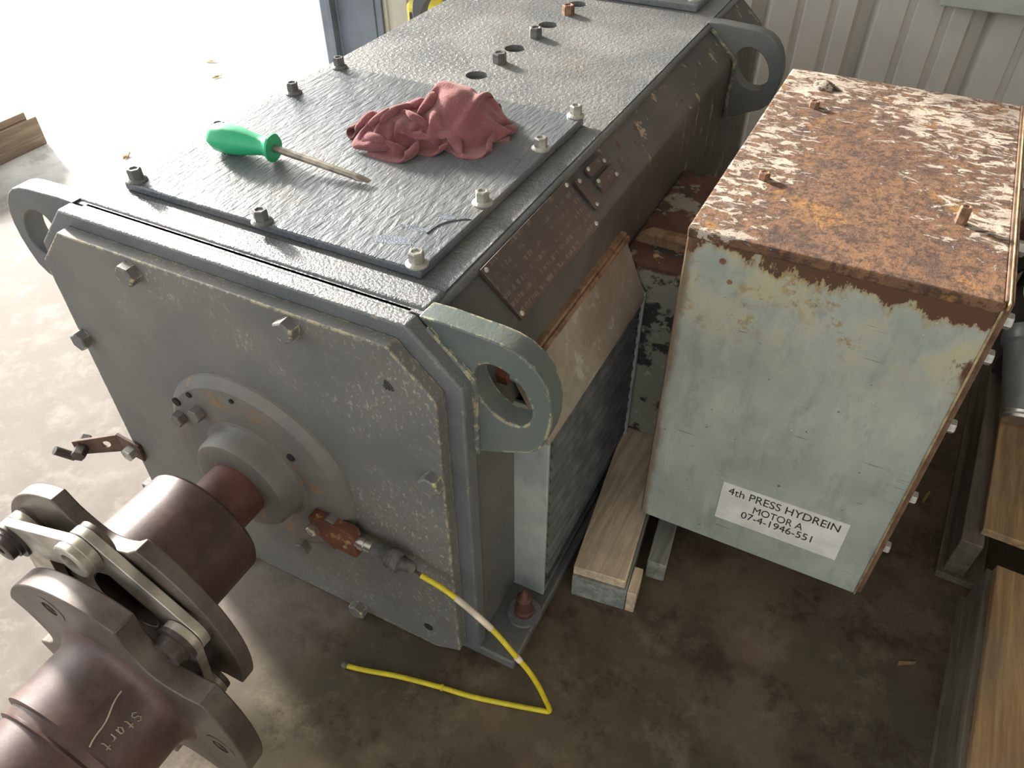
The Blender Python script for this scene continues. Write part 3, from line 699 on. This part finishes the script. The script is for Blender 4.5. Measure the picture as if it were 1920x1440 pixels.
put('lid_edge', box(bx1 + .008, bx1 + .015, by0, by1, bz1 - .02, bz1 + .004), M_lip, tb, bevel=.003)
for (y, z) in [(.83, 1.36), (.83, 1.24), (.83, .98), (.83, .66), (.83, .40), (1.10, 1.42), (1.55, 1.40), (1.8, .8)]:
    hexbolt(tb, (bx1 + .022, y, z), (1, 0, 0), .022, .028, M_bolt, 0, 'lid_screw', twist=y * 3)
duct = MB(); box(1.0, bx0 - .004, 1.178, 1.93, .168, 1.012, duct)
put('duct', duct, M_neck, tb, bevel=.014, seg=3, label='rust-red duct joining box and motor')
put('duct_flange', prism([(1.01, 1.02), (1.06, 1.055), (bx0, 1.06), (bx0, .98), (1.02, .98)], 'y', 1.30, 1.36), M_rim, tb, bevel=.01)
# fasteners and lumps on the top
hexbolt(tb, (1.447, 1.107, bz1), (0, 0, 1), .018, .022, M_boltrust, 0, 'top_rivet')
hexbolt(tb, (1.475, 1.70, bz1), (0, 0, 1), .018, .022, M_boltrust, 0, 'top_rivet')
hexbolt(tb, (1.99, 1.10, bz1), (0, 0, 1), .016, .05, M_boltrust, 0, 'top_stud')
put('paint_lump', lathe((1.475, 1.90, bz1 - .003), (.1, .1, 1), [(0, .045), (.012, .038), (.02, .022), (.026, .004)], 9), M_rusttop, tb)
put('front_dent', cyl((1.44, by0 - .0015, 1.375), (1.44, by0 + .002, 1.375), .010, 12), M_boltrust, tb)
put('front_dent', cyl((1.47, by0 - .0015, 1.315), (1.47, by0 + .002, 1.315), .008, 12), M_boltrust, tb)
# the printed label
lb = put('label', prism([(1.598, .527), (2.016, .533), (2.017, .341), (1.599, .339)], 'y', by0 - .002, by0 + .001), M_label, tb, smooth=0, label='white label reading 4th PRESS HYDREIN MOTOR A 07-4-1946-551')
def text(body_, x0, x1, zb, h, slant=0.0):
    cu = bpy.data.curves.new('lettering', 'FONT'); cu.body = body_; cu.size = 1
    to = bpy.data.objects.new('lettering_tmp', cu); C.objects.link(to)
    dg = bpy.context.evaluated_depsgraph_get(); me = bpy.data.meshes.new_from_object(to.evaluated_get(dg))
    xs = [q.co.x for q in me.vertices]; ys = [q.co.y for q in me.vertices]
    ax_, bx_ = min(xs), max(xs); y1 = max(ys)
    og = ORG[tb.name]
    for q in me.vertices:
        u = (q.co.x - ax_) / (bx_ - ax_); x = x0 + u * (x1 - x0); z = zb + u * slant + q.co.y / y1 * h
        q.co = (Vector((x, by0 - .0032, z)) - og) * S
    bpy.data.objects.remove(to)
    me.materials.append(M_ink)
    o = bpy.data.objects.new('lettering', me); C.objects.link(o); o.parent = lb
text('4th PRESS HYDREIN', 1.622, 1.992, .478, .036, .004)
text('MOTOR A', 1.718, 1.885, .425, .034, .003)
text('07-4-1946-551', 1.684, 1.925, .382, .034, .004)

# ------------------------------------------------------------------ tool and towel on the cover
ZC = 1.448
sd = thing('screwdriver', 'green handled flat screwdriver lying on the cover plate', 'screwdriver', (.1, .54, ZC))
p0 = Vector((-.186, .526, ZC + .047)); p1 = Vector((.052, .5525, ZC + .043)); ax = (p1 - p0).normalized(); L = (p1 - p0).length
hm = lathe(p0, ax, [(-.002, .0), (0, .010), (.004, .022), (.014, .036), (.034, .045), (.075, .047), (.115, .044), (.150, .037), (.185, .031), (.205, .029), (.220, .034), (.232, .044), (L, .044), (L, .012)], 24)
# six shallow flats along the grip
c0 = p0.copy()
def flat(p):
    t = (p - c0).dot(ax); c = c0 + ax * t; r = p - c
    if r.length < 1e-6: return p
    a = math.atan2(r.dot(ax.cross(Vector((0, 0, 1))).normalized()), r.z)
    return c + r * (1 - .045 * (0.5 + 0.5 * math.cos(6 * a)))
hm.xf(flat)
put('handle', hm, M_green, sd, smooth=30)
tip = Vector((.401, .556, ZC + .012))
bd = (tip - p1).normalized(); Lb = (tip - p1).length
bm_ = lathe(p1 - bd * .01, bd, [(0, .0115), (Lb - .04, .0115), (Lb - .025, .0125), (Lb - .01, .010), (Lb + .012, .007)], 16)
def blade(p):
    t = (p - p1).dot(bd); k = min(1, max(0, (t - (Lb - .06)) / .06))
    c = p1 + bd * t; r = p - c; return c + Vector((r.x, r.y * (1 + .5 * k), r.z * (1 - .65 * k)))
bm_.xf(blade); put('blade', bm_, M_blade, sd, smooth=30)

tw = thing('towel', 'crumpled red microfibre towel on the cover plate behind the screwdriver', 'towel', (.40, .95, ZC))
def drape():
    """a square of cloth crumpled over a low mound: positions solved with simple distance constraints"""
    rng = np.random.default_rng(SEED); n, m = 66, 60; LX, LY = .70, .62
    A = np.array([.235, .80]); B = np.array([.545, 1.085]); L = np.linalg.norm(B - A); D = (B - A) / L; F = np.array([D[1], -D[0]])
    kt = np.array([-.2, 0, .1, .25, .4, .5, .6, .7, .8, .9, 1, 1.2]); kh = np.array([0, .055, .082, .080, .074, .095, .135, .150, .138, .10, .055, 0])
    kw = np.array([.02, .08, .10, .105, .105, .11, .12, .13, .125, .10, .07, .02])
    def mound(P):
        q = P[..., :2] - A; t = q @ D / L; sd = q @ F
        h = np.interp(t, kt, kh); w_ = np.interp(t, kt, kw)
        return np.clip(h * (1 - (np.abs(sd - .01) / w_) ** 2.6), 0, None)
    i, j = np.meshgrid(np.linspace(0, 1, n), np.linspace(-1, 1, m), indexing='ij')
    P = np.zeros((n, m, 3)); t = i * 1.06 - .03
    wig = sum(.020 / (k + 1) ** .5 * np.sin(2 * PI * (k + 1.3) * i * 1.5 + rng.uniform(0, 6) + j * rng.uniform(-2.5, 2.5)) for k in range(5))
    wig2 = sum(.018 / (k + 1) ** .5 * np.sin(2 * PI * (k + 1) * j * 1.1 + rng.uniform(0, 6) + i * rng.uniform(-4, 4)) for k in range(5))
    half = np.interp(t, [0, .15, .4, .7, .85, 1], [.10, .135, .145, .19, .165, .11])
    P[..., :2] = A + D * (t * L)[..., None] + F * (j * half + wig * .6)[..., None] + D * (wig2 * .5)[..., None]
    P[..., 2] = mound(P) + .03 + np.abs(wig) * 1.2 + np.abs(wig2) + .01 * rng.random((n, m))
    P = P.reshape(-1, 3); idx = np.arange(n * m).reshape(n, m)
    dx, dy = LX / (n - 1), LY / (m - 1); G = []
    def grp(a_, b_, l, k):
        a_, b_ = a_.ravel(), b_.ravel(); G.append((a_, b_, l, k))
    for o in (0, 1):
        grp(idx[o:-1:2, :], idx[o + 1::2, :][:len(idx[o:-1:2])], dx, .9)
        grp(idx[:, o:-1:2], idx[:, o + 1::2][:, :len(range(o, m - 1, 2))], dy, .9)
        dg = math.hypot(dx, dy)
        grp(idx[o:-1:2, :-1], idx[o + 1::2, 1:][:len(idx[o:-1:2])], dg, .35)
        grp(idx[o:-1:2, 1:], idx[o + 1::2, :-1][:len(idx[o:-1:2])], dg, .35)
    for o in range(8):
        r = np.arange(o, n - 4, 8); c = np.arange(o, m - 4, 8)
        grp(idx[r, :], idx[r + 4, :], dx * 4, .10); grp(idx[:, c], idx[:, c + 4], dy * 4, .10)
    V = np.zeros_like(P); keep = P.copy()
    for step in range(90):
        V[:, 2] -= .0009; Q = P + V
        for it in range(7):
            for a_, b_, l, k in G:
                d = Q[b_] - Q[a_]; ln = np.linalg.norm(d, axis=1, keepdims=True) + 1e-9
                c = d * ((ln - l) / ln * .5 * k); Q[a_] += c; Q[b_] -= c
            g = mound(Q) + .004; low = Q[:, 2] < g
            Q[low, 2] = g[low]; Q[low, :2] = P[low, :2] + (Q[low, :2] - P[low, :2]) * .25     # friction
            ex = Q[:, :2] - keep[:, :2]; r_ = np.linalg.norm(ex, axis=1, keepdims=True)          # bunched: nothing slides far
            Q[:, :2] = keep[:, :2] + ex * np.minimum(1, .055 / (r_ + 1e-9))
            Q[:, 2] = np.minimum(Q[:, 2], mound(Q) + .05)
        V = (Q - P) * .80; P = Q
    f = [(int(idx[a_, b_]), int(idx[a_ + 1, b_]), int(idx[a_ + 1, b_ + 1]), int(idx[a_, b_ + 1])) for a_ in range(n - 1) for b_ in range(m - 1)]
    return [Vector((p[0], p[1], p[2] + ZC)) for p in P], f
SEED = 3
cv, cf = drape()
clo = emit('cloth', cv, cf, M_towel, tw, smooth=180)
md = clo.modifiers.new('smooth', 'SMOOTH'); md.factor = .5; md.iterations = 2
md = clo.modifiers.new('thick', 'SOLIDIFY'); md.thickness = .007 * S; md.offset = 1
md = clo.modifiers.new('sub', 'SUBSURF'); md.levels = 1; md.render_levels = 2

# ------------------------------------------------------------------ timbers beside the motor
def timber(name, label, org, yaw, boxes, cat='timber'):
    o = thing(name, label, cat, org); 
    for (nm, b, mat) in boxes:
        m = box(*b); m.xf(lambda p: Matrix.Rotation(yaw, 3, 'Z') @ p + Vector(org)); put(nm, m, mat, o, bevel=.004)
    return o
timber('timber_beam', 'rough sawn timber beam on the floor between motor and terminal box', (1.195, .42, 0), math.radians(7.5),
       [('lower_beam', (0, .205, 0, 1.0, .0, .118), M_beamgrey), ('upper_board', (0, .195, .012, 1.0, .118, .163), M_beam), ('side_block', (.207, .242, .0, .12, 0, .118), M_beam)])
timber('timber_offcut', 'short grey timber lying against the right side of the sawn beam', (1.405, .62, 0), math.radians(7.5),
       [('board', (.012, .085, 0, .55, 0, .10), M_beamgrey)])

# ------------------------------------------------------------------ pallets
def pallet(label, org, yaw, L, W, mat, mat2, nb, top=.255, front=0.0, group=None, stag=0, ovr=.055):
    o = thing('pallet', label, 'pallet', org)
    def P(nm, b, m_): 
        m = box(*b); m.xf(lambda p: Matrix.Rotation(yaw, 3, 'Z') @ p + Vector(org)); put(nm, m, m_, o, bevel=.004)
    for k in range(3):
        x = k * (W - .075) / 2; P('stringer', (x, x + .075, 0 + stag, L, .034, .22), mat2)
    wb = W / nb
    for k in range(nb):
        d = .03 * math.sin(k * 2.1)
        P('deck_board', (k * wb + (ovr if k == 0 else .012), (k + 1) * wb - .012, front + d * .3, L, .22, top), mat if k % 2 == 0 else mat2)
    P('bottom_board', (-.02, .14, -.02 + stag, L, 0, .034), mat2); P('bottom_board', (W - .15, W, 0, L, 0, .034), mat2)
    return o
pallet('wooden pallet with orange-brown boards beside the right side of the rusty box', (2.428, 1.15, 0), math.radians(-2.5), 1.5, 1.6, M_pal, M_palgrey, 7, front=.06)
pallet('dirty brown wooden pallet nearest the camera at the right edge', (2.445, -.60, 0), math.radians(-2.5), 1.66, 1.6, M_pal, M_palgrey, 4, stag=.0, ovr=.02)
# sunlit pallet by the opening at the left
pl = thing('pallet', 'small weathered pallet lying in sunlight on the far left of the floor', 'pallet', (-4.3, 1.6, 0))
put('stringer', box(-3.92, -3.84, .6, 2.16, .0, .205), M_palleft, pl, bevel=.008)
put('stringer', box(-4.75, -4.67, .6, 2.16, .0, .205), M_palleft, pl, bevel=.008)
for k in range(4): put('deck_board', box(-4.9, -3.865, 1.86 - k * .36, 2.10 - k * .36, .205, .255), M_palleft, pl, bevel=.006)

# ------------------------------------------------------------------ machine part on the right pallet
mp = thing('gear_motor', 'grey cast cylinder with dark hoses standing on the orange-brown pallet', 'motor', (2.62, 1.95, .255))
a0 = Vector((2.51, 2.10, .50)); a1 = Vector((2.555, 1.80, .315))
put('cylinder_body', lathe(a0, a1 - a0, [(-.06, .03), (-.05, .08), (-.02, .092), (.02, .092), (.03, .080), (.25, .066), (.33, .058), (.335, .05), (.345, .05), (.345, .03)], 32), M_cast, mp, smooth=30)
put('end_ring', lathe(a1, a1 - a0, [(-.035, .060), (-.03, .064), (-.02, .060), (-.01, .063), (0, .055)], 28), M_steel, mp)
put('round_flange', lathe((2.62, 2.32, .64), (-.3, -.6, .75), [(0, .17), (.035, .17), (.04, .15), (.04, .07), (.09, .06)], 36), M_cast, mp)
put('base_block', box(2.53, 2.95, 1.95, 2.5, .255, .42), M_castdark, mp, bevel=.02)
put('hose', tube(crom([(2.42, 2.75, .35), (2.40, 2.5, .60), (2.47, 2.35, .78), (2.62, 2.3, .82), (2.8, 2.45, .7)], 8), .045, 12), M_castdark, mp)
put('red_pipe', tube(crom([(2.36, 2.65, .45), (2.38, 2.50, .80), (2.44, 2.48, 1.0), (2.6, 2.6, 1.05)], 8), .03, 12), M_red, mp)
put('support_bracket', box(2.46, 2.60, 2.15, 2.55, .255, .60), M_castdark, mp, bevel=.01)

# ------------------------------------------------------------------ yellow canister by the back wall
yc = thing('canister', 'yellow plastic canister with a black panel against the back wall', 'canister', (-1.40, 3.75, 0))
put('body', box(-1.55, -1.24, 3.64, 3.90, 0, .90), M_yel2, yc, bevel=.04, seg=3)
put('panel', box(-1.51, -1.28, 3.63, 3.645, .765, .835), M_black, yc, bevel=.006)
put('handle', tube(crom([(-1.46, 3.77, .88), (-1.47, 3.76, .98), (-1.40, 3.76, 1.04), (-1.33, 3.76, .98), (-1.32, 3.77, .88)], 6), .022, 10), M_yel2, yc)

# ------------------------------------------------------------------ litter
def leaf(x, y, l, rz, label, name='dry_leaf'):
    o = thing(name, label, 'leaf', (x, y, 0), 'dry leaves on the bright floor')
    m = MB().add([(-l, 0, .006), (-l * .3, l * .35, .02), (l * .5, l * .3, .012), (l, 0, .03), (l * .4, -l * .3, .015), (-l * .4, -l * .32, .01), (0, 0, .004)],
                 [(0, 6, 1), (1, 6, 2), (2, 6, 3), (3, 6, 4), (4, 6, 5), (5, 6, 0)])
    m.xf(lambda p: Matrix.Rotation(rz, 3, 'Z') @ p + Vector((x, y, 0)))
    e = put('blade', m, M_leaf, o); so_ = e.modifiers.new('t', 'SOLIDIFY'); so_.thickness = .001
leaf(-3.905, 3.95, .075, .3, 'dry brown leaf on the bright floor, farthest from the camera')
leaf(-3.60, 3.70, .06, 1.2, 'dry brown leaf on the bright floor, between the other two')
leaf(-3.14, 2.27, .06, 2.0, 'dry brown leaf on the bright floor nearest the green screwdriver')
def sliver(x, y, l, rz, label):
    o = thing('wood_sliver', label, 'wood chip', (x, y, 0), 'wood splinters on the floor')
    m = prism([(-l, -.006), (l * .8, -.004), (l, .003), (-l * .7, .007)], 'z', .0, .008)
    m.xf(lambda p: Matrix.Rotation(rz, 3, 'Z') @ p + Vector((x, y, 0))); put('splinter', m, M_pal, o)
sliver(2.36, .70, .035, .5, 'thin pale wood splinter on the floor left of the dirty pallet')
sliver(2.34, 1.53, .04, 1.3, 'pale wood splinter on the floor beside the orange-brown pallet')
sliver(1.56, -.155, .06, .2, 'brown wood sliver on the floor at the bottom of the picture')
